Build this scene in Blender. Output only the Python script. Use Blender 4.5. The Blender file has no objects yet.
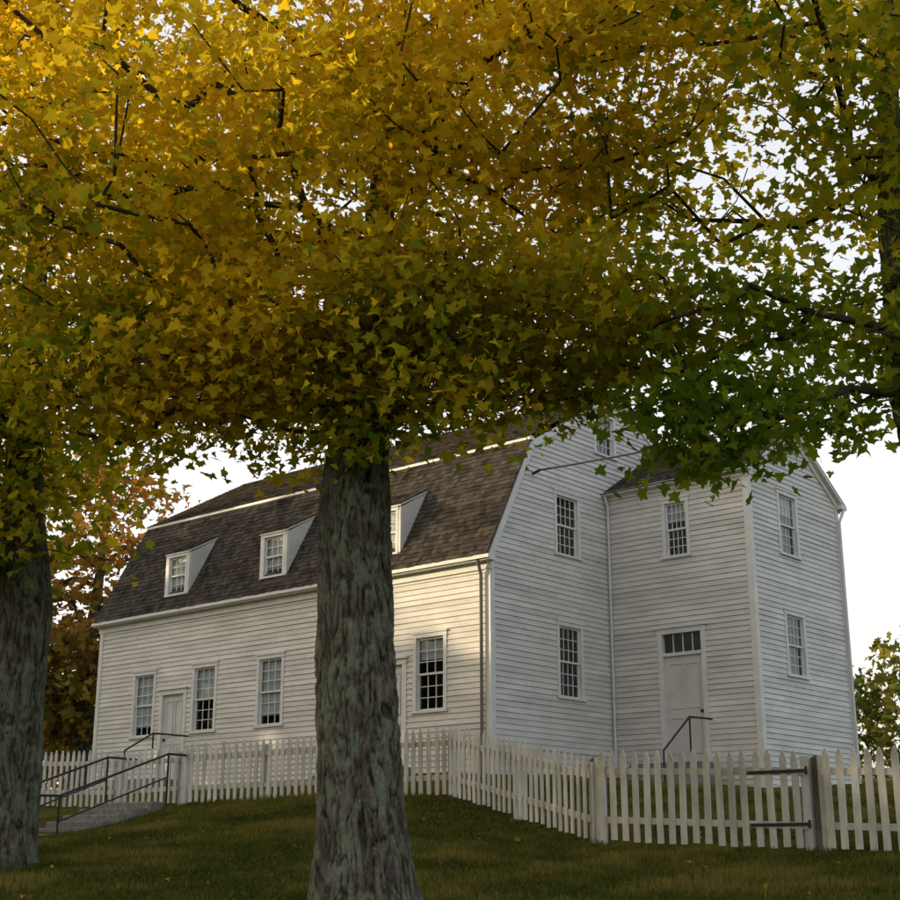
import bpy, math, random
import numpy as np
from mathutils import Vector
random.seed(7); rng=np.random.default_rng(7)
sc=bpy.context.scene
SUN_AZ=-82.0; SUN_EL=13.0; SKY_STR=0.11; HAZE=0.89

# ------------------------------------------------------------------ helpers
def link(o,parent=None):
    sc.collection.objects.link(o)
    if parent: o.parent=parent
    return o
def empty(name,loc=(0,0,0),rotz=0):
    e=bpy.data.objects.new(name,None); e.location=loc; e.rotation_euler=(0,0,rotz); e.empty_display_size=.3
    return link(e)
def vn(p,seed=0.0):
    p=np.asarray(p,float); i=np.floor(p); f=p-i; f=f*f*(3-2*f)
    def h(a):
        v=np.sin(a[...,0]*127.1+a[...,1]*311.7+a[...,2]*74.7+seed*19.19)*43758.5453
        return v-np.floor(v)
    r=0
    for dx in (0,1):
        for dy in (0,1):
            for dz in (0,1):
                w=(f[...,0] if dx else 1-f[...,0])*(f[...,1] if dy else 1-f[...,1])*(f[...,2] if dz else 1-f[...,2])
                r=r+w*h(i+np.array([dx,dy,dz]))
    return r
def mesh_np(name,verts,nper,nf,mat,attr=None,smooth=False,parent=None,faceidx=None):
    me=bpy.data.meshes.new(name)
    verts=np.asarray(verts,dtype=np.float32)
    me.vertices.add(len(verts)); me.vertices.foreach_set('co',verts.ravel())
    nl=nper*nf
    me.loops.add(nl)
    idx=np.arange(nl,dtype=np.int32) if faceidx is None else np.asarray(faceidx,dtype=np.int32).ravel()
    me.loops.foreach_set('vertex_index',idx)
    me.polygons.add(nf)
    me.polygons.foreach_set('loop_start',np.arange(0,nl,nper,dtype=np.int32))
    me.polygons.foreach_set('loop_total',np.full(nf,nper,dtype=np.int32))
    if smooth: me.polygons.foreach_set('use_smooth',np.ones(nf,dtype=bool))
    me.update(calc_edges=True)
    if attr is not None:
        a=me.attributes.new('t','FLOAT','POINT'); a.data.foreach_set('value',np.asarray(attr,dtype=np.float32))
    me.materials.append(mat)
    return link(bpy.data.objects.new(name,me),parent)

# ------------------------------------------------------------------ materials
def newmat(name):
    m=bpy.data.materials.new(name); m.use_nodes=True
    nt=m.node_tree; nt.nodes.clear()
    out=nt.nodes.new('ShaderNodeOutputMaterial')
    return m,nt,out
def N(nt,t,**k):
    n=nt.nodes.new(t)
    for a,b in k.items(): setattr(n,a,b)
    return n
def ramp(nt,fac,stops):
    r=N(nt,'ShaderNodeValToRGB'); e=r.color_ramp.elements
    while len(e)<len(stops): e.new(.5)
    for i,(p,c) in enumerate(stops):
        e[i].position=p; e[i].color=(*c,1)
    nt.links.new(fac,r.inputs[0]); return r.outputs[0]
def pbr(name,c1,c2,scale=5,rough=.7,bump=.0,bscale=40,stretch=(1,1,1),island=0,detail=4,c3=None,spec=.3):
    m,nt,out=newmat(name); L=nt.links.new
    tc=N(nt,'ShaderNodeTexCoord'); mp=N(nt,'ShaderNodeMapping'); mp.inputs['Scale'].default_value=stretch
    L(tc.outputs['Object'],mp.inputs[0])
    no=N(nt,'ShaderNodeTexNoise'); no.inputs['Scale'].default_value=scale; no.inputs['Detail'].default_value=detail; no.inputs['Roughness'].default_value=.65
    L(mp.outputs[0],no.inputs['Vector'])
    stops=[(.3,c1),(.7,c2)] if c3 is None else [(.25,c1),(.5,c2),(.75,c3)]
    col=ramp(nt,no.outputs['Fac'],stops)
    if island:
        g=N(nt,'ShaderNodeNewGeometry'); mr=N(nt,'ShaderNodeMapRange')
        mr.inputs['To Min'].default_value=1-island; mr.inputs['To Max'].default_value=1+island*.6
        L(g.outputs['Random Per Island'],mr.inputs['Value'])
        mx=N(nt,'ShaderNodeMix',data_type='RGBA',blend_type='MULTIPLY'); mx.inputs[0].default_value=1
        L(col,mx.inputs[6]); L(mr.outputs[0],mx.inputs[7]); col=mx.outputs[2]
    if rough>.8:
        b=N(nt,'ShaderNodeBsdfDiffuse'); b.inputs['Roughness'].default_value=.5; L(col,b.inputs['Color'])
    else:
        b=N(nt,'ShaderNodeBsdfPrincipled'); b.inputs['Roughness'].default_value=rough
        b.inputs['Specular IOR Level'].default_value=spec
        L(col,b.inputs['Base Color'])
    if bump:
        n2=N(nt,'ShaderNodeTexNoise'); n2.inputs['Scale'].default_value=bscale; n2.inputs['Detail'].default_value=3
        L(mp.outputs[0],n2.inputs['Vector'])
        bp=N(nt,'ShaderNodeBump'); bp.inputs['Strength'].default_value=bump; bp.inputs['Distance'].default_value=.02
        L(n2.outputs['Fac'],bp.inputs['Height']); L(bp.outputs[0],b.inputs['Normal'])
    L(b.outputs[0],out.inputs[0]); return m
M_clap=pbr('clapboard_paint',(.52,.505,.48),(.7,.685,.655),scale=1.3,rough=.6,bump=.15,bscale=30,stretch=(.7,.7,2),island=.1,detail=6)
M_trim=pbr('trim_paint',(.6,.6,.58),(.72,.72,.7),scale=3,rough=.5)
M_fence=pbr('fence_paint',(.42,.42,.39),(.68,.67,.64),scale=4,rough=.65,bump=.2,bscale=30,stretch=(1,1,.35),island=.16)
M_shing=pbr('shingles',(.032,.028,.024),(.1,.086,.072),scale=2.2,rough=.9,bump=.5,bscale=60,island=.45,c3=(.058,.053,.045))
M_stone=pbr('granite',(.15,.15,.14),(.31,.3,.28),scale=9,rough=.85,bump=.5,bscale=60,island=.1)
M_iron=pbr('iron',(.012,.012,.012),(.03,.028,.026),scale=20,rough=.45)
M_oldwood=pbr('weathered_wood',(.12,.11,.1),(.26,.25,.23),scale=6,rough=.9,bump=.4,stretch=(1,1,.2))
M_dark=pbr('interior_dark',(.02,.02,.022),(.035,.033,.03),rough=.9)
M_curtain=pbr('curtain',(.46,.5,.54),(.6,.64,.68),scale=6,stretch=(6,6,.2),rough=.9)
M_door=pbr('door_paint',(.53,.52,.5),(.64,.63,.6),scale=2,rough=.5,bump=.1)
def glassmat():
    m,nt,out=newmat('window_glass'); L=nt.links.new
    lw=N(nt,'ShaderNodeLayerWeight'); lw.inputs['Blend'].default_value=.5
    pw=N(nt,'ShaderNodeMath',operation='POWER'); pw.inputs[1].default_value=4; L(lw.outputs['Facing'],pw.inputs[0])
    mr=N(nt,'ShaderNodeMath',operation='MULTIPLY_ADD'); mr.inputs[1].default_value=.85; mr.inputs[2].default_value=.09
    no=N(nt,'ShaderNodeTexNoise'); no.inputs['Scale'].default_value=2.5
    bp=N(nt,'ShaderNodeBump'); bp.inputs['Strength'].default_value=.25; bp.inputs['Distance'].default_value=.05
    L(no.outputs['Fac'],bp.inputs['Height'])
    tr=N(nt,'ShaderNodeBsdfTransparent'); tr.inputs[0].default_value=(.88,.91,.91,1)
    gl=N(nt,'ShaderNodeBsdfGlossy'); gl.inputs['Roughness'].default_value=.05; L(bp.outputs[0],gl.inputs['Normal'])
    mx=N(nt,'ShaderNodeMixShader'); L(pw.outputs[0],mr.inputs[0]); L(mr.outputs[0],mx.inputs[0]); L(tr.outputs[0],mx.inputs[1]); L(gl.outputs[0],mx.inputs[2])
    L(mx.outputs[0],out.inputs[0]); return m
M_glass=glassmat()
def leafmat(name,stops,trans=.5):
    m,nt,out=newmat(name); L=nt.links.new
    at=N(nt,'ShaderNodeAttribute',attribute_name='t')
    col=ramp(nt,at.outputs['Fac'],stops)
    d=N(nt,'ShaderNodeBsdfDiffuse')
    L(col,d.inputs['Color'])
    t=N(nt,'ShaderNodeBsdfTranslucent'); 
    if trans>.36:
        g2=N(nt,'ShaderNodeVectorMath',operation='MULTIPLY'); g2.inputs[1].default_value=(1.45,1.45,.9); L(col,g2.inputs[0]); L(g2.outputs[0],t.inputs[0])
    else: L(col,t.inputs[0])
    mx=N(nt,'ShaderNodeMixShader'); mx.inputs[0].default_value=trans
    L(d.outputs[0],mx.inputs[1]); L(t.outputs[0],mx.inputs[2]); L(mx.outputs[0],out.inputs[0]); return m
LS=[(0,(.09,.17,.016)),(.25,(.2,.25,.022)),(.45,(.4,.34,.022)),(.68,(.66,.48,.028)),(.92,(.68,.48,.035)),(1,(.6,.33,.03))]
M_leaf=leafmat('maple_leaves',LS,.55)
M_leaffar=leafmat('far_leaves',[(0,(.06,.1,.02)),(.5,(.22,.19,.035)),(1,(.5,.22,.04))],.35)
M_grassb=leafmat('grass_blades',[(0,(.045,.058,.011)),(.5,(.09,.1,.019)),(1,(.21,.175,.044))],.3)
M_fallen=leafmat('fallen_leaf',[(0,(.16,.1,.03)),(.5,(.4,.27,.04)),(1,(.25,.13,.04))],.2)
def barkmat():
    m,nt,out=newmat('bark'); L=nt.links.new
    tc=N(nt,'ShaderNodeTexCoord'); mp=N(nt,'ShaderNodeMapping'); mp.inputs['Scale'].default_value=(1,1,.35); L(tc.outputs['Object'],mp.inputs[0])
    at=N(nt,'ShaderNodeAttribute',attribute_name='t')
    c=ramp(nt,at.outputs['Fac'],[(.1,(.022,.018,.014)),(.4,(.1,.088,.068)),(.85,(.22,.2,.16))])  # crevice shade put into the colour: furrows dark, ridges pale
    n=N(nt,'ShaderNodeTexNoise'); n.inputs['Scale'].default_value=4.0; n.inputs['Detail'].default_value=8; n.inputs['Roughness'].default_value=.75; L(tc.outputs['Object'],n.inputs['Vector'])
    f=ramp(nt,n.outputs['Fac'],[(.47,(0,0,0)),(.56,(.75,.75,.75))])
    mlt=N(nt,'ShaderNodeMath',operation='MULTIPLY'); aa=N(nt,'ShaderNodeMapRange'); aa.inputs['From Min'].default_value=.25; aa.inputs['From Max'].default_value=.5; L(at.outputs['Fac'],aa.inputs['Value'])
    L(f,mlt.inputs[0]); L(aa.outputs[0],mlt.inputs[1])
    mx=N(nt,'ShaderNodeMix',data_type='RGBA'); L(mlt.outputs[0],mx.inputs[0]); L(c,mx.inputs[6]); mx.inputs[7].default_value=(.24,.29,.2,1)
    n2=N(nt,'ShaderNodeTexNoise'); n2.inputs['Scale'].default_value=30; n2.inputs['Detail'].default_value=6; n2.inputs['Roughness'].default_value=.75; L(mp.outputs[0],n2.inputs['Vector'])
    f2=ramp(nt,n2.outputs['Fac'],[(.3,(.5,.5,.5)),(.6,(1.1,1.1,1.1))])
    mm=N(nt,'ShaderNodeMix',data_type='RGBA',blend_type='MULTIPLY'); mm.inputs[0].default_value=1; L(mx.outputs[2],mm.inputs[6]); L(f2,mm.inputs[7])
    bp=N(nt,'ShaderNodeBump'); bp.inputs['Strength'].default_value=1; bp.inputs['Distance'].default_value=.04; L(n2.outputs['Fac'],bp.inputs['Height'])
    b=N(nt,'ShaderNodeBsdfDiffuse'); b.inputs['Roughness'].default_value=.9
    L(mm.outputs[2],b.inputs['Color']); L(bp.outputs[0],b.inputs['Normal']); L(b.outputs[0],out.inputs[0]); return m
M_bark=barkmat()
M_branch=pbr('branch_bark',(.04,.034,.027),(.1,.088,.07),scale=12,rough=.95)
M_ground=pbr('grass_ground',(.05,.055,.014),(.08,.088,.021),scale=.9,rough=1,bump=1,bscale=25,c3=(.135,.115,.034),spec=.05,detail=5)

# ------------------------------------------------------------------ ground height (RBF through surveyed spots)
CP=np.array([(0,0,-1.6),(-12,0,-1.6),(12,0,-1.6),(0,-30,-1.8),(-40,-30,-1.8),(40,-30,-1.8),(-.8,13,-.42),(-5.3,17,-.05),(4.9,12.3,-.4),
 (0,23.5,1.01),(-4.4,26.5,1.04),(-8.9,29.5,1.05),(1.92,19.8,.245),(5.3,17,.077),(9,14.5,-.1),(.8,28.6,1.7),(-9.3,37.3,1.8),(6.5,29.5,1.45),(9.3,32.7,1.7),
 (3,24.5,1.0),(-7.4,25.0,.38),(-14,33,1.1),(12,27,1.2),(20,60,3.4),(-20,60,2.5),(0,60,2.6),(40,110,6.5),(0,120,5),(-50,110,5),(-25,20,-.3),(25,15,-.3),(60,50,2.5),(-60,60,2),
 (-2,20,.35),(2.5,15,-.2),(-9,21,.1)],float)
def _phi(r): return np.sqrt(r*r+4.0)
_A=_phi(np.hypot(CP[:,None,0]-CP[None,:,0],CP[:,None,1]-CP[None,:,1]))
_n=len(CP); _B=np.zeros((_n+1,_n+1)); _B[:_n,:_n]=_A; _B[_n,:_n]=1; _B[:_n,_n]=1
_W=np.linalg.solve(_B,np.append(CP[:,2],0))
def gz(x,y):
    x=np.clip(np.asarray(x,float),-70,70); y=np.clip(np.asarray(y,float),-40,130)
    r=np.hypot(x[...,None]-CP[:,0],y[...,None]-CP[:,1])
    return _phi(r)@_W[:-1]+_W[-1]
def gzf(x,y): return float(gz(np.array([x]),np.array([y]))[0])
n=260
u=np.linspace(-1,1,n); gx=np.sinh(u*5.2)/math.sinh(5.2)*900; gy=gx+18
X,Y=np.meshgrid(gx,gy); Z=gz(X,Y)+ (vn(np.stack([X*.8,Y*.8,X*0],-1))-.5)*.06
V=np.stack([X,Y,Z],-1).reshape(-1,3)
ii=(np.arange(n-1)[:,None]*n+np.arange(n-1)[None,:]).ravel()
F=np.stack([ii,ii+1,ii+n+1,ii+n],-1)
mesh_np('ground',V,4,len(F),M_ground,smooth=True,faceidx=F)

# ------------------------------------------------------------------ leaves
TPL=np.array([(0,0.03),(.36,-.05),(.3,.17),(.64,.36),(.46,.46),(.22,.54),(.2,.74),(0,1.0),(-.2,.76),(-.24,.56),(-.46,.5),(-.62,.38),(-.3,.17),(-.36,-.06)])
def leaves(name,P,size,T,mat,parent=None,flat=.9,seed=1,down=None):
    r=np.random.default_rng(seed); n=len(P)
    nz=r.normal(size=(n,3))*flat; nz[:,2]+=1.0; nz/=np.linalg.norm(nz,axis=1)[:,None]
    a=r.normal(size=(n,3)); a[:,2]-=.5
    ydir=a-nz*(a*nz).sum(1)[:,None]; ydir/=np.linalg.norm(ydir,axis=1)[:,None]
    xdir=np.cross(ydir,nz)
    s=(size*(.5+.8*r.random(n)**.8))[:,None,None]
    k=len(TPL); cur=(r.random(n)*.9-.2)[:,None,None]
    wx=(.75+.4*r.random(n))[:,None,None]
    tz=(np.abs(TPL[:,0])[None,:,None]*cur - (TPL[:,1]**2)[None,:,None]*cur*.5)
    V=P[:,None,:]+s*(TPL[None,:,0,None]*xdir[:,None,:]*wx+(TPL[None,:,1,None]-.4)*ydir[:,None,:]+tz*nz[:,None,:])
    return mesh_np(name,V.reshape(-1,3),k,n,mat,attr=np.repeat(np.clip(T,0,.97),k),parent=parent)

def trunk_mesh(name,pts,parent,segs=200,dz=.025,disp=.026,seed=1,flare=.22,furrow=9.5):
    pts=np.array(pts,float)
    d=np.concatenate([[0],np.cumsum(np.linalg.norm(np.diff(pts[:,:3],axis=0),axis=1))])
    m=int(d[-1]/dz); s=np.linspace(0,d[-1],m)
    C=np.stack([np.interp(s,d,pts[:,i]) for i in range(4)],-1)
    k=max(3,int(.5/dz)); ker=np.hanning(k+2)[1:-1]; ker/=ker.sum()
    Cp=np.pad(C,((k//2,k-1-k//2),(0,0)),mode='edge'); C=np.stack([np.convolve(Cp[:,i],ker,'valid') for i in range(4)],-1)
    th=np.linspace(0,2*np.pi,segs,endpoint=False)
    S,TH=np.meshgrid(s,th,indexing='ij')
    q=np.stack([np.cos(TH)*furrow,np.sin(TH)*furrow,S*5.0],-1)
    q2=q+ np.stack([vn(q*.4,3)-.5,vn(q*.4,4)-.5,vn(q*.4,6)-.5],-1)*2.6
    h=1-np.abs(vn(q2,seed)*2-1)*1.0
    h2=vn(q2*np.array([2.6,2.6,4.0]),seed+5); h3=vn(q2*np.array([5.5,5.5,9.0]),seed+6)
    hh=.5*(1-h)+.3*h2+.2*h3
    big=(vn(np.stack([np.cos(TH)*1.3,np.sin(TH)*1.3,S*.9],-1),seed+9)-.5)*.16
    fl=1+flare*np.exp(-S/.35)*(1+.5*np.cos(TH*5+seed))
    R=C[:,3][:,None]*fl+big*np.minimum(1,C[:,3][:,None]/.35)+(hh-.4)*disp*2.4*np.minimum(1,C[:,3][:,None]/.3)
    V=np.stack([C[:,0][:,None]+np.cos(TH)*R,C[:,1][:,None]+np.sin(TH)*R,C[:,2][:,None]+0*R],-1).reshape(-1,3)
    i=np.arange(m-1)[:,None]*segs; j=np.arange(segs)[None,:]; j2=(j+1)%segs
    F=np.stack([i+j,i+j2,i+segs+j2,i+segs+j],-1).reshape(-1,4)
    return mesh_np(name,V,4,len(F),M_bark,attr=np.clip(hh*1.6-.1,0,1).ravel(),smooth=True,parent=parent,faceidx=F)

def tubes(name,A,B,ra,rb,parent,mat,k=6):
    A=np.asarray(A);B=np.asarray(B); n=len(A)
    D=B-A; Ln=np.linalg.norm(D,axis=1,keepdims=True)+1e-6; D/=Ln
    up=np.where(np.abs(D[:,2:3])>.9,np.array([[1.,0,0]]),np.array([[0,0,1.]]))
    U=np.cross(D,up); U/=np.linalg.norm(U,axis=1,keepdims=True); W=np.cross(D,U)
    th=np.linspace(0,2*np.pi,k,endpoint=False)
    ring=np.cos(th)[None,:,None]*U[:,None]+np.sin(th)[None,:,None]*W[:,None]
    V=np.concatenate([A[:,None]+ring*np.asarray(ra)[:,None,None],B[:,None]+ring*np.asarray(rb)[:,None,None]],1).reshape(-1,3)
    b=np.arange(n)[:,None]*2*k; j=np.arange(k)[None]; j2=(j+1)%k
    F=np.stack([b+j,b+j2,b+k+j2,b+k+j],-1).reshape(-1,4)
    return mesh_np(name,V,4,len(F),mat,smooth=True,parent=parent,faceidx=F)

def tree(name,pts,crowns,lsize,lper,sig,tfun,seed,crotch,hole=.42,leafm=None,segs=200,r0=.006,dz=.025,hscale=.9,holefun=None):
    r=np.random.default_rng(seed); base=pts[0][:3]
    E=empty(name,(0,0,0))
    trunk_mesh('trunk',pts,E,segs=segs,seed=seed,dz=dz)
    cl=[]
    for (cx,cy,cz,rx,ry,rz,nc) in crowns:
        got=0; tries=0
        while got<nc and tries<200000:
            tries+=1
            p=r.uniform(-1,1,3); q=np.linalg.norm(p)
            if q>1 or (q<.25 and nc>150): continue
            if r.random()>.35+.65*q: continue
            w=np.array([cx+p[0]*rx,cy+p[1]*ry,cz+p[2]*rz])
            hl=hole+(holefun(w) if holefun else 0)
            if nc>150 and vn(w*hscale,seed)<hl: 
                if r.random()<.95: continue
            cl.append(w); got+=1
    cl=np.array(cl)
    P0=np.array(pts); lead=[]
    for a,b in zip(P0[:-1],P0[1:]):
        for f in np.linspace(0,1,6)[:-1]:
            q=a+(b-a)*f
            if q[2]>=crotch: lead.append(q)
    lead.append(P0[-1]); lead=np.array(lead)
    nodes=[l[:3] for l in lead]; par=[-1]+list(range(len(lead)-1)); nl=len(lead)
    dd=np.min(np.linalg.norm(cl[:,None]-lead[None,:,:3],axis=2),axis=1)
    order=np.argsort(dd); cap=len(cl)*8+nl+10
    NA=np.zeros((cap,3)); NA[:nl]=np.array(nodes); DR=np.zeros(cap); cnt=nl
    parr=np.full(cap,-1); parr[:nl]=par; leafn=np.zeros(cap)
    for o in order:
        c=cl[o]; dv=c-NA[:cnt]; ds=np.linalg.norm(dv,axis=1)
        cost=ds+.25*DR[:cnt]+np.where(dv[:,2]<-.2,.6*np.abs(dv[:,2]),0)
        k=int(np.argmin(cost)); L=ds[k]; m=min(7,max(1,int(L/.45)))
        a=NA[k].copy(); prev=k
        for q in range(1,m+1):
            f=q/m; p=a+(c-a)*f
            if q<m: p=p+r.normal(size=3)*.07*min(L,1.5)+np.array([0,0,.12*L*math.sin(f*math.pi)*.5])
            NA[cnt]=p; parr[cnt]=prev; DR[cnt]=DR[prev]+np.linalg.norm(p-NA[prev]); prev=cnt; cnt+=1
        leafn[prev]+=1
    dsc=leafn.copy()
    for k in range(cnt-1,nl-1,-1): dsc[parr[k]]+=dsc[k]
    ids=np.arange(nl,cnt); rad=np.clip(r0*np.sqrt(np.maximum(dsc,1)),.005,.17)
    pr=parr[ids]; ra=np.where(pr<nl,rad[ids]*1.15,np.minimum(rad[pr],rad[ids]*1.6)); 
    tubes('branches',NA[pr],NA[ids],ra,rad[ids],E,M_branch)
    src=np.repeat(np.arange(len(cl)),r.integers(int(lper*.5),int(lper*1.5),len(cl)))
    P=cl[src]+r.normal(size=(len(src),3))*np.array([sig,sig,sig*.42])
    T=tfun(P)+ (vn(cl[src]*1.3,seed+2)-.5)*.5+r.normal(size=len(src))*.1
    leaves('foliage',P,lsize,T,leafm or M_leaf,parent=E,seed=seed)
    return E

def tA(P): return .47+np.clip((P[:,2]-4.6)/3.0,0,1)*.27-np.clip((P[:,0]-.8)/3,0,1)*.17-np.clip((-P[:,0]-2.5)/3,0,1)*.06
def tB(P): return .34+np.clip((P[:,2]-5)/5,0,1)*.34
def tC(P): return .22+np.clip((P[:,2]-4.5)/4,0,1)*.36
g=gzf
tree('maple_tree',[(-.77,13,g(-.77,13)-.15,.45),(-.8,13,.6,.42),(-.86,13,1.8,.395),(-.92,13,3.2,.375),(-.9,13.05,3.9,.3),(-.6,13.2,4.8,.2),(-.75,13.3,6.4,.14),(-.5,13.1,8.5,.07),(-.6,13,10.5,.03)],
  [(-1.3,12.9,7.55,4.7,3.9,3.85,535),(-.8,12.0,4.4,1.5,1.0,.9,60),(.75,12.3,4.75,1.4,1.2,.65,46),(-2.9,12.6,4.5,1.5,1.2,.7,60),(-.9,11.6,6.2,1.6,.9,1.6,40),(-.3,12.4,7.6,2.2,1.2,1.2,36)],
  .1,75,.35,tA,11,3.3,hole=.44,segs=260,dz=.016,r0=.0068,hscale=.85,holefun=lambda w:.13*max(0,min(1,(w[0]-.6)/1.5)))
tree('maple_tree',[(-5.28,17,g(-5.28,17)-.15,.44),(-5.28,17,.8,.40),(-5.25,17,3,.36),(-5.4,17,5,.24),(-5.5,17.1,8,.12),(-5.5,17,12,.04)],
  [(-6.5,16.6,8.6,4.2,3.6,5.6,380),(-5.6,15.6,4.6,1.2,1,1.6,50)],.12,68,.42,tB,23,3.4,hole=.36,segs=160,hscale=.8)
tree('maple_tree',[(5.3,12.4,g(5.3,12.4)-.15,.45),(5.15,12.35,1.2,.38),(4.6,12.2,3.0,.3),(4.2,12.1,4.2,.19),(4.15,12,5.6,.14),(4.3,12,8,.07),(4.2,12,10.5,.03)],
  [(4.3,12,7.55,3.6,3.4,3.75,190),(2.4,11.6,3.65,.5,.6,.35,16),(2.0,11.8,4.7,.9,.9,.5,16),(3.7,12,4.5,1.1,1,.6,20),(4.1,11.2,6.2,1,.6,1.6,20)],.112,62,.35,tC,37,3.0,hole=.54,segs=120,hscale=.75,r0=.0075)
def tD(P): return .5+np.clip((P[:,2]-5)/9,0,1)*.45
tree('oak_tree',[(-13.5,52,g(-13.5,52)-.2,.4),(-13.5,52,5,.32),(-13.3,52,9,.2),(-13,52,14,.05)],
  [(-14,52,8.8,5.0,4,6.0,260)],.3,42,.7,tD,51,4,hole=.38,leafm=M_leaffar,segs=40,dz=.2,r0=.02,hscale=.4)

# woodland masses: behind the place, and an added unseen belt blocking the low sun
SV=np.array([math.sin(math.radians(SUN_AZ))*math.cos(math.radians(SUN_EL)),math.cos(math.radians(SUN_AZ))*math.cos(math.radians(SUN_EL)),math.sin(math.radians(SUN_EL))])
pts=[];T=[]
for (x0,x1,y,h,nn,t0,t1) in [(-95,-14,85,8,50,.2,.95),(18,75,92,8.5,46,.05,.5),(-14,18,120,8,20,.1,.6),(-70,70,150,12,60,.1,.6)]:
    for k in range(nn):
        cx=rng.uniform(x0,x1); cy=y+rng.uniform(-8,12); z0=gzf(cx,cy); hh=h*rng.uniform(.6,1.2); w=hh*.42
        m=340; p=rng.normal(size=(m,3)); p/=np.linalg.norm(p,axis=1)[:,None]; p*=rng.uniform(.6,1,(m,1))**.5
        lump=1+.35*(vn(p*2.3+k,k)-.5)[:,None]*2
        q=p*lump*np.array([w,w,hh*.5])+np.array([cx,cy,z0+hh*.5]); pts.append(q); T.append(rng.uniform(t0,t1)+rng.normal(size=m)*.1)
leaves('distant_trees',np.concatenate(pts),.6,np.concatenate(T),M_leaffar,seed=5)
h2=np.array([SV[0],SV[1]])/np.hypot(SV[0],SV[1]); pv=np.array([h2[1],-h2[0]])
if pv[1]<0: pv=-pv
pts=[];T=[]
for k in range(34):
    pp=-12+62*k/33+rng.uniform(-.8,.8); dd=55+rng.uniform(-3,4); c=h2*dd+pv*pp
    z0=gzf(c[0],c[1]); top=(18.0 if pp<20 else 19.9)+rng.uniform(-1.0,1.0); hh=top-z0
    m=460; p=rng.normal(size=(m,3)); p/=np.linalg.norm(p,axis=1)[:,None]; p*=rng.uniform(.3,1,(m,1))**.5
    q=p*np.array([3.4,3.4,hh*.53])+np.array([c[0],c[1],z0+hh*.48]); pts.append(q); T.append(rng.uniform(.1,.9)+rng.normal(size=m)*.1)
Q=np.concatenate(pts); T=np.concatenate(T)
P0=np.array([.83-.757*1.0,28.6+.653*1.0,5.6]); R=Q-P0; al=R@SV; pe=R-al[:,None]*SV; ph=pe@np.array([pv[0],pv[1],0])
keep=~((np.abs(ph)<1.4)&(np.abs(pe[:,2])<1.1));  # gap cut through the belt so sun reaches a patch below the eave
leaves('sun_block_belt',Q[keep],1.1,T[keep],M_leaffar,seed=8)

# grass blades
m=200000
gxs=rng.uniform(-8.5,9,m); gys=rng.uniform(9.5,27.5,m)
rel=np.stack([gxs-(-6.4),gys-26.3],-1)
a_=np.abs(rel@np.array([-.82,.57])); b_=np.abs(rel@np.array([.57,.82]))
kp=~((a_<1.0)&(b_<1.5)); gxs,gys=gxs[kp],gys[kp]; m=len(gxs)
gzz=gz(gxs,gys)+(vn(np.stack([gxs*.8,gys*.8,gxs*0],-1))-.5)*.06
ang=rng.uniform(0,2*np.pi,m); w=.008+.006*rng.random(m); patch=.6*vn(np.stack([gxs*.9,gys*.9,gxs*0],-1),4)+.4*vn(np.stack([gxs*3,gys*3,gxs*0],-1),5)
h=(.03+.06*rng.random(m))*(.5+1.0*patch)
base=np.stack([gxs,gys,gzz-.005],-1); dx=np.stack([np.cos(ang)*w,np.sin(ang)*w,0*w],-1)
tip=base+np.stack([rng.normal(size=m)*.025,rng.normal(size=m)*.025,h],-1)
V=np.stack([base-dx,base+dx,tip],1).reshape(-1,3)
mesh_np('grass',V,3,m,M_grassb,attr=np.repeat(np.clip(patch*1.8-.35+rng.normal(size=m)*.18,0,1),3))
m=360
fx=rng.uniform(-8,8,m); fy=rng.uniform(10,24,m); 
P=np.stack([fx,fy,gz(fx,fy)+.05],-1)
leaves('fallen_leaves',P,.065,rng.random(m),M_fallen,flat=.35,seed=9)

# ------------------------------------------------------------------ mesh builder
class MB:
    def __init__(s): s.v=[];s.f=[];s.m=[];s.mats=[]
    def mi(s,mat):
        if mat not in s.mats: s.mats.append(mat)
        return s.mats.index(mat)
    def face(s,pts,mat):
        b=len(s.v); s.v+= [tuple(p) for p in pts]; s.f.append(tuple(range(b,b+len(pts)))); s.m.append(s.mi(mat))
    def hexa(s,p,mat):
        b=len(s.v); s.v+=[tuple(q) for q in p]
        for f in ((3,2,1,0),(4,5,6,7),(0,1,5,4),(1,2,6,5),(2,3,7,6),(3,0,4,7)):
            s.f.append(tuple(b+i for i in f)); s.m.append(s.mi(mat))
    def box(s,fr,u0,u1,d0,d1,z0,z1,mat):
        s.hexa([fr(u0,d0,z0),fr(u1,d0,z0),fr(u1,d1,z0),fr(u0,d1,z0),fr(u0,d0,z1),fr(u1,d0,z1),fr(u1,d1,z1),fr(u0,d1,z1)],mat)
    def prism(s,fr,poly,d0,d1,mat):
        n=len(poly); b=len(s.v)
        s.v+=[fr(u,d0,z) for u,z in poly]+[fr(u,d1,z) for u,z in poly]; k=s.mi(mat)
        s.f.append(tuple(b+i for i in range(n))); s.m.append(k); s.f.append(tuple(b+n+i for i in reversed(range(n)))); s.m.append(k)
        for i in range(n):
            j=(i+1)%n; s.f.append((b+i,b+n+i,b+n+j,b+j)); s.m.append(k)
    def build(s,name,parent=None,fix=True,bevel=0):
        me=bpy.data.meshes.new(name); me.from_pydata(s.v,[],s.f)
        for m in s.mats: me.materials.append(m)
        me.polygons.foreach_set('material_index',s.m)
        if fix:
            import bmesh
            bm=bmesh.new(); bm.from_mesh(me); bmesh.ops.recalc_face_normals(bm,faces=bm.faces); bm.to_mesh(me); bm.free()
        o=link(bpy.data.objects.new(name,me),parent)
        if bevel:
            b=o.modifiers.new('b','BEVEL'); b.width=bevel; b.segments=1; b.limit_method='ANGLE'
        return o
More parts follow.
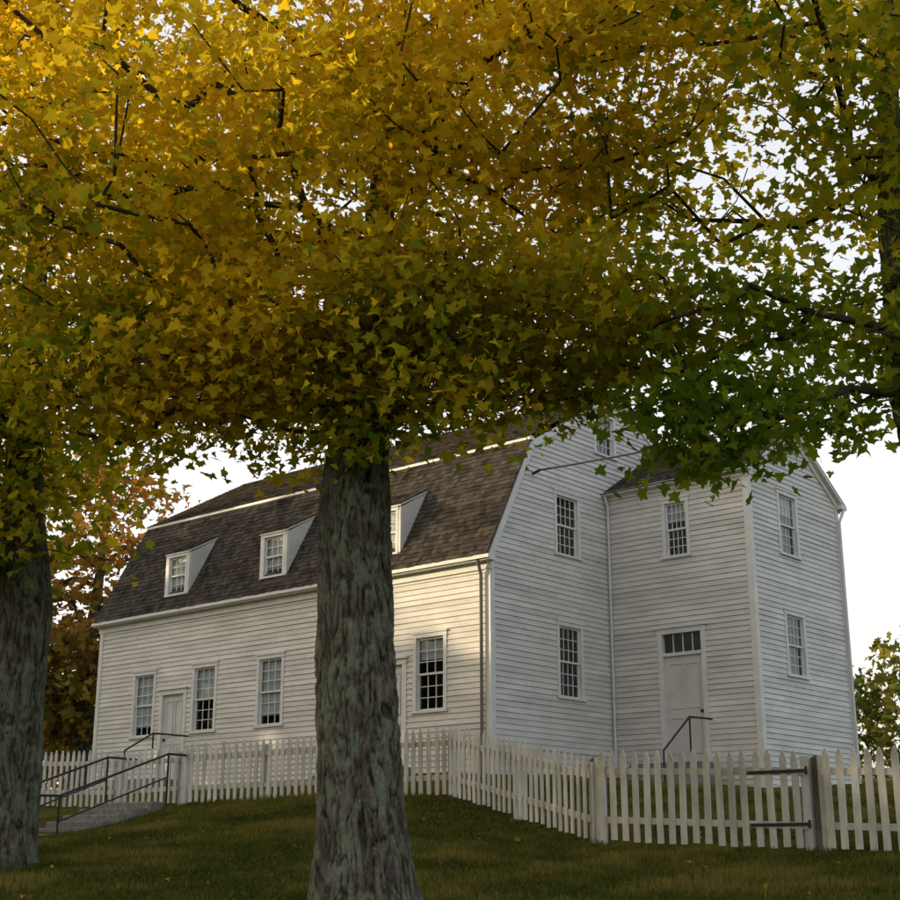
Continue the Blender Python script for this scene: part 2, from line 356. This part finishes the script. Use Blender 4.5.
def frame(O,U,Nn):
    return lambda u,d,z:(O[0]+U[0]*u+Nn[0]*d,O[1]+U[1]*u+Nn[1]*d,z)

# ------------------------------------------------------------------ the meeting house
H=empty('meeting_house',(.83,28.6,0),math.atan2(-.653,.757))
LEN=13.4; DEP=9.75; EV=6.07; BR_T=1.44; BR_Z=8.93; RZ=10.95; Z0=1.3
FA=frame((0,0),(-1,0),(0,-1)); GA=frame((0,0),(0,1),(1,0)); WA=frame((0,4.35),(1,0),(0,-1)); WB=frame((3.7,4.35),(0,1),(1,0))
WW=3.7; WD=4.32; WEV=8.25; WRZ=9.65
def clap(mb,fr,zb,zt,lo,hi,ops,ex=.118,th=.022,extra=()):
    zs=set([zb,zt]+list(extra)); k=0
    while zb+k*ex<zt: zs.add(round(zb+k*ex,4)); k+=1
    for o in ops: zs.add(o[2]); zs.add(o[3])
    zs=sorted(z for z in zs if zb<=z<=zt)
    for a,b in zip(zs[:-1],zs[1:]):
        if b-a<1e-4: continue
        mid=(a+b)/2; k=math.floor((mid-zb)/ex); fa=(a-(zb+k*ex))/ex; fb=(b-(zb+k*ex))/ex
        random.seed(int(k*31+zt*100+zb*7)); jit=th*(1+random.uniform(-.2,.2))
        da=jit*(1-fa); db=jit*(1-fb)
        cuts=sorted((o[0],o[1]) for o in ops if o[2]<mid<o[3])
        ints=[]; cur=None
        for c0,c1 in cuts:
            ints.append((cur,c0)); cur=c1
        ints.append((cur,None))
        W=hi(mid); joints=[]; q=random.uniform(.8,3.5)
        while q<W: joints.append(q); q+=random.uniform(2.2,4.2)
        for s0,s1 in ints:
            aL=lo(a) if s0 is None else s0; bL=lo(b) if s0 is None else s0
            aH=hi(a) if s1 is None else s1; bH=hi(b) if s1 is None else s1
            if aH-aL<=.01: continue
            js=[j for j in joints if max(aL,bL)+.05<j<min(aH,bH)-.05]
            ea=[aL]+js+[aH]; eb=[bL]+js+[bH]
            for i in range(len(ea)-1):
                mb.face([fr(ea[i],da,a),fr(ea[i+1],da,a),fr(eb[i+1],db,b),fr(eb[i],db,b)],M_clap)
                if abs(fa)<.01: mb.face([fr(ea[i],0,a),fr(ea[i+1],0,a),fr(ea[i+1],da,a),fr(ea[i],da,a)],M_clap)
def window(mb,fr,uc,z0,z1,w,rows=6,cols=4,curtain=0,cas=.09,d=0.0):
    u0,u1=uc-w/2,uc+w/2
    f=d+.028
    mb.box(fr,u0,u0+cas,d-.1,f,z0+.05,z1-cas,M_trim); mb.box(fr,u1-cas,u1,d-.1,f,z0+.05,z1-cas,M_trim)
    mb.box(fr,u0-.012,u1+.012,d-.1,f+.008,z1-cas,z1,M_trim)
    mb.box(fr,u0-.03,u1+.03,d-.1,f+.03,z1,z1+.03,M_trim)
    mb.box(fr,u0-.03,u1+.03,d-.1,f+.035,z0,z0+.05,M_trim)
    a,b,c,e=u0+cas,u1-cas,z0+.05,z1-cas; mid=(c+e)/2
    for (zz0,zz1,dd) in ((mid-.02,e,-.025),(c,mid+.02,-.055)):
        t=.042
        mb.box(fr,a,a+t,d+dd-.03,d+dd,zz0,zz1,M_trim); mb.box(fr,b-t,b,d+dd-.03,d+dd,zz0,zz1,M_trim)
        mb.box(fr,a+t,b-t,d+dd-.03,d+dd-.001,zz0,zz0+t,M_trim); mb.box(fr,a+t,b-t,d+dd-.03,d+dd-.001,zz1-t,zz1,M_trim)
        mb.face([fr(a+t,d+dd-.018,zz0+t),fr(b-t,d+dd-.018,zz0+t),fr(b-t,d+dd-.018,zz1-t),fr(a+t,d+dd-.018,zz1-t)],M_glass)
        for i in range(1,cols):
            x=a+t+(b-a-2*t)*i/cols; mb.box(fr,x-.008,x+.008,d+dd-.028,d+dd-.006,zz0+t,zz1-t,M_trim)
        rr=rows//2
        for i in range(1,rr):
            z=zz0+t+(zz1-zz0-2*t)*i/rr; mb.box(fr,a+t,b-t,d+dd-.0275,d+dd-.0065,z-.008,z+.008,M_trim)
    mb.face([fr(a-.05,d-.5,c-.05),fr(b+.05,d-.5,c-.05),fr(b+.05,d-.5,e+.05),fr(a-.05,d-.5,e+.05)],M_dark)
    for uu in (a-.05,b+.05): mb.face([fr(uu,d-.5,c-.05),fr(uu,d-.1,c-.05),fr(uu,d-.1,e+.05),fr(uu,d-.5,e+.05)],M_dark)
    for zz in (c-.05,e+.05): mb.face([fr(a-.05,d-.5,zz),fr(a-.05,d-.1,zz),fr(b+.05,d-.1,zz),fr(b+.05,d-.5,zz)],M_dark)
    if curtain:
        mb.box(fr,a-.02,b+.02,d-.112,d-.106,e-(e-c)*curtain,e+.03,M_curtain)
    return (u0+.005,u1-.005,z0+.005,z1-.005)
def door(mb,fr,uc,z0,z1,w,transom=0):
    cas=.12; u0,u1=uc-w/2,uc+w/2
    mb.box(fr,u0,u0+cas,-.1,.03,z0,z1-cas,M_trim); mb.box(fr,u1-cas,u1,-.1,.03,z0,z1-cas,M_trim)
    mb.box(fr,u0-.01,u1+.01,-.1,.038,z1-cas,z1,M_trim); mb.box(fr,u0-.05,u1+.05,-.1,.08,z1,z1+.04,M_trim)
    a,b=u0+cas,u1-cas; top=z1-cas
    if transom:
        mb.box(fr,a,b,-.1,.01,top-transom-.07,top-transom,M_trim)
        mb.face([fr(a,-.06,top-transom),fr(b,-.06,top-transom),fr(b,-.06,top),fr(a,-.06,top)],M_glass)
        mb.face([fr(a,-.12,top-transom),fr(b,-.12,top-transom),fr(b,-.12,top),fr(a,-.12,top)],M_dark)
        for i in range(1,4):
            x=a+(b-a)*i/4; mb.box(fr,x-.01,x+.01,-.07,-.04,top-transom,top,M_trim)
        top=top-transom-.07
    mb.box(fr,a,b,-.09,-.05,z0,top,M_door)
    wp=(b-a); hh=top-z0
    for (q0,q1,p0,p1) in ((.12,.46,.08,.42),(.54,.88,.08,.42),(.12,.46,.5,.93),(.54,.88,.5,.93)):
        x0,x1=a+wp*q0,a+wp*q1; y0,y1=z0+hh*p0,z0+hh*p1
        for bx in ((x0,x0+.03,y0,y1),(x1-.03,x1,y0,y1),(x0+.03,x1-.03,y0,y0+.03),(x0+.03,x1-.03,y1-.03,y1)):
            mb.box(fr,bx[0],bx[1],-.055,-.032,bx[2],bx[3],M_door)
    mb.box(fr,b-.1,b-.06,-.06,.0,z0+hh*.45,z0+hh*.48,M_iron)
    return (u0+.005,u1-.005,z0,z1-.005)

wm=MB(); cm=MB()
opF=[]; 
for i,s in enumerate((1.65,4.1,6.64,9.02,11.4)):
    opF.append(window(wm,FA,s,3.0,4.68,.95,curtain=(.3,.5,.85,.5,.85)[i],cols=3,rows=6))
opF.append(door(wm,FA,10.21,1.95,4.14,1.06)); opF.append(door(wm,FA,2.86,1.95,4.2,1.1))
clap(cm,FA,Z0,EV,lambda z:.1,lambda z:LEN-.1,opF)
opG=[window(wm,GA,2.75,3.37,5.05,.97),window(wm,GA,2.75,6.52,8.0,.97),window(wm,GA,4.35,9.2,10.3,.9,rows=4)]
def loG(z): return .1 if z<6.1 else ((z-6.1)/(BR_Z-6.1)*(BR_T-.0)+.06 if z<BR_Z else BR_T+.06+(z-BR_Z)/(RZ-BR_Z)*(DEP/2-BR_T-.06))
def hiG(z): return DEP-loG(z)
clap(cm,GA,Z0,RZ-.05,loG,hiG,opG,extra=(6.1,BR_Z))
opA=[window(wm,WA,1.86,6.52,7.88,.72,curtain=.35),door(wm,WA,1.87,2.05,4.96,1.22,transom=.42)]
clap(cm,WA,Z0,WEV,lambda z:0.02,lambda z:WW-.1,opA)
opB=[window(wm,WB,1.76,6.56,8.06,.95,curtain=.3),window(wm,WB,1.76,3.86,5.32,.95)]
def loW(z): return .1 if z<WEV else .1+(z-WEV)/(WRZ-WEV)*(WD/2-.1)
clap(cm,WB,Z0,WRZ-.05,loW,lambda z:WD-loW(z),opB,extra=(WEV,))
ln=[(0,Z0),(0,6.1),(BR_T,BR_Z),(DEP/2,RZ),(DEP-BR_T,BR_Z),(DEP,6.1),(DEP,Z0)]
cm.face([(-LEN,t,z) for t,z in ln],M_clap)
cm.face([(0,DEP,Z0),(-LEN,DEP,Z0),(-LEN,DEP,6.1),(0,DEP,6.1)],M_clap)
cm.face([(0,4.35+WD,Z0),(WW,4.35+WD,Z0),(WW,4.35+WD,WEV),(0,4.35+WD,WEV)],M_clap)
cm.build('clapboard_walls',H,fix=False)
wo=wm.build('windows_and_doors',H)
tm=MB()
cb=.032
tm.box(FA,-.032,.11,-.02,cb,Z0,EV-.22,M_trim); tm.box(GA,.0,.11,-.02,cb+.001,Z0,6.05,M_trim)
tm.box(FA,LEN-.11,LEN+.03,-.02,cb,Z0,EV-.22,M_trim)
tm.box(WA,WW-.11,WW+.032,-.02,cb,Z0,WEV-.12,M_trim); tm.box(WB,0,.11,-.02,cb+.001,Z0,WEV-.05,M_trim)
tm.box(WB,WD-.11,WD+.03,-.02,cb,Z0,WEV-.05,M_trim)
tm.box(WA,0,.07,0,.03,Z0,WEV-.12,M_trim)
tm.box(FA,-.06,LEN+.06,-.02,.05,EV-.22,EV-.06,M_trim); tm.box(FA,-.14,LEN+.14,-.02,.2,EV-.06,EV+.03,M_trim); tm.box(FA,-.16,LEN+.16,.2,.25,EV-.03,EV+.045,M_trim)
tm.box(FA,-.1,LEN+.1,-BR_T-.04,-BR_T+.12,BR_Z+.02,BR_Z+.11,M_trim)
def rake(fr,p,q,w,d0,d1):
    (u0,z0),(u1,z1)=p,q; L=math.hypot(u1-u0,z1-z0); nx,nz=(z1-z0)/L*w,-(u1-u0)/L*w
    s=1 if u1>u0 else -1
    tm.prism(fr,[(u0,z0),(u1,z1),(u1+nx*s,z1+nz*s),(u0+nx*s,z0+nz*s)],d0,d1,M_trim)
for sgn in (0,1):
    m_=(lambda u:u) if not sgn else (lambda u:DEP-u)
    rake(GA,(m_(-.16),6.02),(m_(BR_T-.02),BR_Z),.15,-.01,.045)
    rake(GA,(m_(BR_T-.02),BR_Z+.0),(m_(DEP/2),RZ),.15,-.01,.047)
for sgn in (0,1):
    m_=(lambda u:u) if not sgn else (lambda u:WD-u)
    rake(WB,(m_(-.2),WEV-.07),(m_(WD/2),WRZ),.15,-.01,.05)
    rake(WB,(m_(-.2),WEV-.03),(m_(WD/2),WRZ+.04),.06,.05,.15)
tm.box(WA,0,WW+.1,-.02,.05,WEV-.14,WEV-.04,M_trim); tm.box(WA,0,WW+.14,-.02,.22,WEV-.04,WEV+.03,M_trim)
tm.box(WB,WD-.05,WD+.25,-.02,.16,WEV-.12,WEV-.02,M_trim)
tm.box(FA,-.01,LEN,-.1,.015,.6,Z0,M_stone); tm.box(GA,.0,DEP,-.1,.016,.6,Z0,M_stone); tm.box(WA,0,WW,-.1,.017,.6,Z0,M_stone); tm.box(WB,0,WD,-.1,.018,.6,Z0,M_stone)
def pipe(mb,a,b,r,mat,k=8):
    a=Vector(a);b=Vector(b);d=(b-a).normalized(); up=Vector((0,0,1)) if abs(d.z)<.9 else Vector((1,0,0))
    U=d.cross(up).normalized(); W=d.cross(U); base=len(mb.v); m=mb.mi(mat)
    for c in (a,b):
        for i in range(k):
            t=2*math.pi*i/k; mb.v.append(tuple(c+U*math.cos(t)*r+W*math.sin(t)*r))
    for i in range(k):
        j=(i+1)%k; mb.f.append((base+i,base+j,base+k+j,base+k+i)); mb.m.append(m)
    mb.f.append(tuple(base+i for i in range(k))); mb.m.append(m); mb.f.append(tuple(base+k+i for i in range(k))); mb.m.append(m)
def path(mb,pts,r,mat):
    for a,b in zip(pts[:-1],pts[1:]): pipe(mb,a,b,r,mat)
path(tm,[FA(.17,.2,EV-.03),FA(.17,.09,EV-.35),FA(.17,.09,Z0+.2)],.035,M_oldwood)
path(tm,[WB(WD+.1,.16,WEV-.1),WB(WD-.05,.08,WEV-.45),WB(WD-.05,.08,Z0+.2)],.035,M_trim)
path(tm,[WA(.09,.2,WEV-.05),WA(.09,.08,WEV-.3),WA(.09,.08,Z0+.2)],.03,M_trim)
tm.build('trim_and_foundation',H)
rf=MB()
def shing(P0,U,Lu,P1off,exp=.135):
    P0=Vector(P0);U=Vector(U);D=Vector(P1off);L=D.length;D=D/L; Nn=U.cross(D).normalized()
    if Nn.z<0: Nn=-Nn
    rf.face([P0,P0+U*Lu,P0+U*Lu+D*L,P0+D*L],M_shing)
    k=int(L/exp)+1; e=L/k
    for i in range(k):
        x=-random.random()*.1
        while x<Lu:
            w=random.uniform(.09,.19); a=max(0,x); b=min(Lu,x+w-.004); x+=w
            if b-a<.02: continue
            t=random.uniform(.012,.026); j=random.uniform(-.01,.01)
            lo=P0+D*(e*i+j); hi=P0+D*(e*(i+1)+.01)
            q=[lo+U*a+Nn*t,lo+U*b+Nn*t,hi+U*b+Nn*.004,hi+U*a+Nn*.004]
            v0=len(rf.v); rf.v+=[tuple(p) for p in q]+[tuple(lo+U*a),tuple(lo+U*b)]
            m=rf.mi(M_shing); rf.f+=[(v0,v0+1,v0+2,v0+3),(v0+4,v0+5,v0+1,v0)]; rf.m+=[m,m]
random.seed(3)
ov=.1
shing((-LEN-ov,-.24,EV+.04),(1,0,0),LEN+2*ov,(0,BR_T+.16,BR_Z-EV))
shing((-LEN-ov,BR_T-.13,BR_Z+.09),(1,0,0),LEN+2*ov,(0,DEP/2-BR_T+.13,RZ-BR_Z-.01))
rf.face([(-LEN-ov,DEP/2,RZ+.08),(ov,DEP/2,RZ+.08),(ov,DEP-BR_T,BR_Z+.09),(-LEN-ov,DEP-BR_T,BR_Z+.09)],M_shing)
rf.face([(-LEN-ov,DEP-BR_T,BR_Z+.09),(ov,DEP-BR_T,BR_Z+.09),(ov,DEP+.24,EV+.04),(-LEN-ov,DEP+.24,EV+.04)],M_shing)
shing((0.02,4.35-.24,WEV-.01),(1,0,0),WW+.13,(0,WD/2+.24,WRZ-WEV+.08))
rf.face([(0.02,4.35+WD/2,WRZ+.07),(WW+.15,4.35+WD/2,WRZ+.07),(WW+.15,4.35+WD+.24,WEV-.01),(0.02,4.35+WD+.24,WEV-.01)],M_shing)
dm=MB()
slope=(BR_Z-EV)/(BR_T+.16)
zr=lambda t:EV+.04+(t+.24)*slope
for s in (3.0,6.68,10.32):
    hw=.47; t0=-.0; zb=zr(t0)-.02; zt=7.62; ta=.86; za=zr(ta)
    DF=frame((-s,t0),(-1,0),(0,-1))
    window(dm,DF,0,zb+.0,zt-.02,.8,rows=4,cols=3,curtain=.9,cas=.07)
    for sg in (-1,1):
        dm.box(DF,sg*.4,sg*hw,-.05,.02,zb,zt,M_trim)
        SF=frame((-s+sg*hw,0),(0,1),(1,0))
        dm.prism(SF,[(t0+.051,zr(t0+.05)-.05),(t0+.051,zt),(ta-.01,za),(ta,za-.06)],-.012 if sg>0 else -.008,.008 if sg>0 else .012,M_clap)
    RFm=frame((-s,0),(0,1),(1,0))
    k_=(za-zt)/(ta-.051)
    dm.prism(RFm,[(t0-.045,zt+.012-.04*k_),(ta,za+.012),(ta,za+.05),(t0-.045,zt+.05-.04*k_)],-hw-.025,hw+.025,M_trim)
    shing((-s-hw-.03,t0-.055,zt+.052-.05*k_),(1,0,0),2*hw+.06,(0,ta+.06,(ta+.06)*k_))
rf.build('shingle_roof',H,fix=False)
dm.build('dormers',H)
lm=MB()
lm.box(FA,9.4,11.0,.04,1.2,1.2,1.9,M_stone); lm.box(FA,9.4,11.0,1.2,1.55,1.1,1.72,M_stone)
lm.box(FA,2.1,3.6,.04,1.2,1.2,1.9,M_stone); lm.box(FA,2.1,3.6,1.2,1.55,1.1,1.72,M_stone)
for i in range(4): lm.box(WA,1.0,2.7,.04+(.9+.3*(i-1) if i else 0),.04+.9+.3*i,.8,2.0-.17*i,M_stone)
lm.build('door_steps',H,bevel=.01)
rl=MB()
path(rl,[WA(2.55,.05,2.92),WA(2.55,.95,2.9),WA(2.55,2.0,2.15)],.022,M_iron); pipe(rl,WA(2.55,.95,2.9),WA(2.55,.95,1.9),.02,M_iron); pipe(rl,WA(2.55,2.0,2.15),WA(2.55,2.0,1.2),.02,M_iron)
path(rl,[FA(9.5,.05,2.95),FA(9.5,1.1,2.95),FA(9.5,1.9,2.5)],.022,M_iron); pipe(rl,FA(9.5,1.1,2.95),FA(9.5,1.1,1.8),.02,M_iron); pipe(rl,FA(9.5,1.9,2.5),FA(9.5,1.9,1.5),.02,M_iron)
rl.build('door_handrails',H)

# ------------------------------------------------------------------ fences
def fence(name,pts,ph=1.1,sp=.155,pw=.075,posts=2.3,postmat=M_fence,seed=1,side=1):
    r=random.Random(seed); mb=MB()
    for (x0,y0),(x1,y1) in zip(pts[:-1],pts[1:]):
        L=math.hypot(x1-x0,y1-y0); U=((x1-x0)/L,(y1-y0)/L); Nn=(U[1],-U[0])
        if Nn[1]>0: Nn=(-Nn[0],-Nn[1])
        fr=frame((x0,y0),U,Nn); n=max(1,int(L/sp)); za=gzf(x0,y0); zb=gzf(x1,y1)
        zl=lambda u:za+(zb-za)*u/L
        for i in range(n):
            u=(i+.5)*L/n+r.uniform(-.008,.008); z=zl(u)+r.uniform(-.015,.015); w=pw/2; h=ph+r.uniform(-.02,.02); t=r.uniform(-.018,.018)
            zb0=z+.05
            poly=[(u-w,zb0),(u+w,zb0),(u+w+t,z+h-.1),(u+t+.008,z+h),(u+t-.008,z+h),(u-w+t,z+h-.1)]
            mb.prism(fr,poly,.021,.042,M_fence)
        for hz in (.28,.82*ph/1.1*1.0):
            q=[fr(0,-.02,za+hz),fr(L,-.02,zb+hz),fr(L,.02,zb+hz),fr(0,.02,za+hz)]
            mb.hexa(q+[(p[0],p[1],p[2]+.085) for p in q],M_fence)
        k=max(1,round(L/posts))
        for i in range(k+1):
            u=L*i/k; z=zl(u); mb.box(fr,u-.055,u+.055,-.14,-.021,z-.3,z+ph-.08,postmat)
    return mb.build(name)
fence('picket_fence',[(-14.5,33.2),(-8.9,29.5),(-6.5,27.88)],ph=1.12,seed=1)
fence('picket_fence',[(-5.0,26.87),(0,23.5)],ph=1.12,seed=2)
fence('picket_fence',[(0,23.5),(1.92,19.8)],ph=1.16,seed=3)
gate=fence('fence_gate',[(-6.42,27.83),(-5.08,26.93)],ph=1.08,seed=4,posts=9)
fence('fence_gate',[(2.02,19.72),(4.38,17.76)],ph=1.24,sp=.175,pw=.09,seed=5,posts=9)
fence('picket_fence',[(4.56,17.62),(7.4,15.3),(11,12.5)],ph=1.24,sp=.172,pw=.09,seed=6)
gp=MB()
for (x,y) in ((1.95,19.78),(4.47,17.69)):
    z=gzf(x,y); f=frame((x,y),(.77,-.64),(-.64,-.77)); gp.box(f,-.085,.085,-.26,-.09,z-.3,z+1.12,M_oldwood)
    gp.prism(f,[(-.085,z+1.12),(.085,z+1.12),(0,z+1.18)],-.26,-.09,M_oldwood)
gp.build('gate_posts',None,bevel=.008)
hg=MB(); L=math.hypot(2.36,-1.96); U=(2.36/L,-1.96/L); f=frame((2.02,19.72),U,(-abs(U[1]),-U[0]))
zz=gzf(4.3,17.8)
for hz in (.34,.98): hg.box(f,L-.75,L+.06,.043,.053,zz+hz-.02,zz+hz+.02,M_iron); pipe(hg,f(L+.06,.06,zz+hz-.05),f(L+.06,.06,zz+hz+.05),.018,M_iron)
hg.build('gate_hinges')

# ------------------------------------------------------------------ stone steps up the bank and their rails
sm=MB(); S=frame((-5.75,27.05),(-.83,.557),(-.60,-.80))
for i in range(7):
    zt=1.06-.12*i; sm.box(S,-.75,.75,.12+.36*i,.12+.36*(i+1)+.02,zt-.35,zt,M_stone)
sm.build('stone_steps',None,bevel=.015)
hr=MB()
for u_ in (-.8,.8):
    z=lambda d:1.06-.12*(d-.12)/.36
    pts_=[S(u_,-.5,1.92),S(u_,.2,1.92),S(u_,2.6,z(2.6)+.85),S(u_,3.1,z(2.6)+.84)]
    path(hr,pts_,.022,M_iron)
    path(hr,[S(u_,.2,1.5),S(u_,2.6,z(2.6)+.42)],.016,M_iron)
    for d in (.2,2.6): pipe(hr,S(u_,d,z(d)+.86),S(u_,d,z(d)-.4),.02,M_iron)
hr.build('handrail')

wr=MB(); a=Vector((.83+.653*1.5+.16,28.6+.757*1.5-.14,8.25)); b=Vector((12,14,6.6)); prev=a
pipe(wr,(.83+.653*1.5,28.6+.757*1.5,8.2),a,.03,M_iron,6)
for i in range(1,25):
    f=i/24; p=a.lerp(b,f); p.z-=.4*4*f*(1-f)*.5; pipe(wr,prev,p,.022-.008*f,M_iron,6); prev=p
pipe(wr,(12,14,gzf(12,14)-.5),(12,14,8.2),.14,M_oldwood,12); pipe(wr,(11.3,14.3,6.7),(12.7,13.7,6.7),.05,M_oldwood)
wr.build('utility_pole_and_wire')

# ------------------------------------------------------------------ light: sky plus a thin pale evening haze, thickest near the horizon, warmer towards the sun
w=bpy.data.worlds.new('World'); sc.world=w; w.use_nodes=True; nt=w.node_tree; L=nt.links.new
bg=nt.nodes['Background']; sk=nt.nodes.new('ShaderNodeTexSky'); sk.sky_type='NISHITA'; sk.sun_disc=False
sk.sun_elevation=math.radians(SUN_EL); sk.sun_rotation=math.radians(SUN_AZ); sk.air_density=1.0; sk.dust_density=4; sk.ozone_density=1.0
tc=N(nt,'ShaderNodeTexCoord'); sx=N(nt,'ShaderNodeSeparateXYZ'); L(tc.outputs['Generated'],sx.inputs[0])
hc=ramp(nt,sx.outputs['Z'],[(0,(1.0,.94,.86)),(.3,(1.0,.965,.92)),(.6,(.8,.79,.77)),(1,(.28,.28,.3))])
dt=N(nt,'ShaderNodeVectorMath',operation='DOT_PRODUCT'); L(tc.outputs['Generated'],dt.inputs[0]); dt.inputs[1].default_value=(SV[0],SV[1],0)
ma=N(nt,'ShaderNodeMapRange'); ma.inputs['From Min'].default_value=-1; ma.inputs['From Max'].default_value=1; L(dt.outputs['Value'],ma.inputs['Value'])
az=ramp(nt,ma.outputs[0],[(0,(.68,.74,.82)),(.4,(.95,.95,.96)),(.68,(1.0,.98,.95)),(1,(1.0,.84,.6))])
v2=N(nt,'ShaderNodeVectorMath',operation='MULTIPLY'); L(hc,v2.inputs[0]); L(az,v2.inputs[1])
v3=N(nt,'ShaderNodeVectorMath',operation='SCALE'); v3.inputs['Scale'].default_value=HAZE; L(v2.outputs[0],v3.inputs[0])
v1=N(nt,'ShaderNodeVectorMath',operation='SCALE'); v1.inputs['Scale'].default_value=SKY_STR; L(sk.outputs[0],v1.inputs[0])
va=N(nt,'ShaderNodeVectorMath',operation='ADD'); L(v1.outputs[0],va.inputs[0]); L(v3.outputs[0],va.inputs[1])
L(va.outputs[0],bg.inputs[0]); bg.inputs[1].default_value=1.0
sd=bpy.data.lights.new('sun','SUN'); sd.energy=5.0; sd.angle=math.radians(.5); sd.color=(1,.8,.48)
so=link(bpy.data.objects.new('sun',sd))
so.rotation_euler=Vector(SV).to_track_quat('Z','Y').to_euler()
cd=bpy.data.cameras.new('camera'); cd.sensor_width=36; cd.lens=56; cd.clip_end=3000; cd.clip_start=.1
co=link(bpy.data.objects.new('camera',cd)); co.rotation_euler=(math.radians(90+16.4),0,0); sc.camera=co
sc.view_settings.view_transform='Standard'; sc.view_settings.look='None'; sc.view_settings.exposure=0
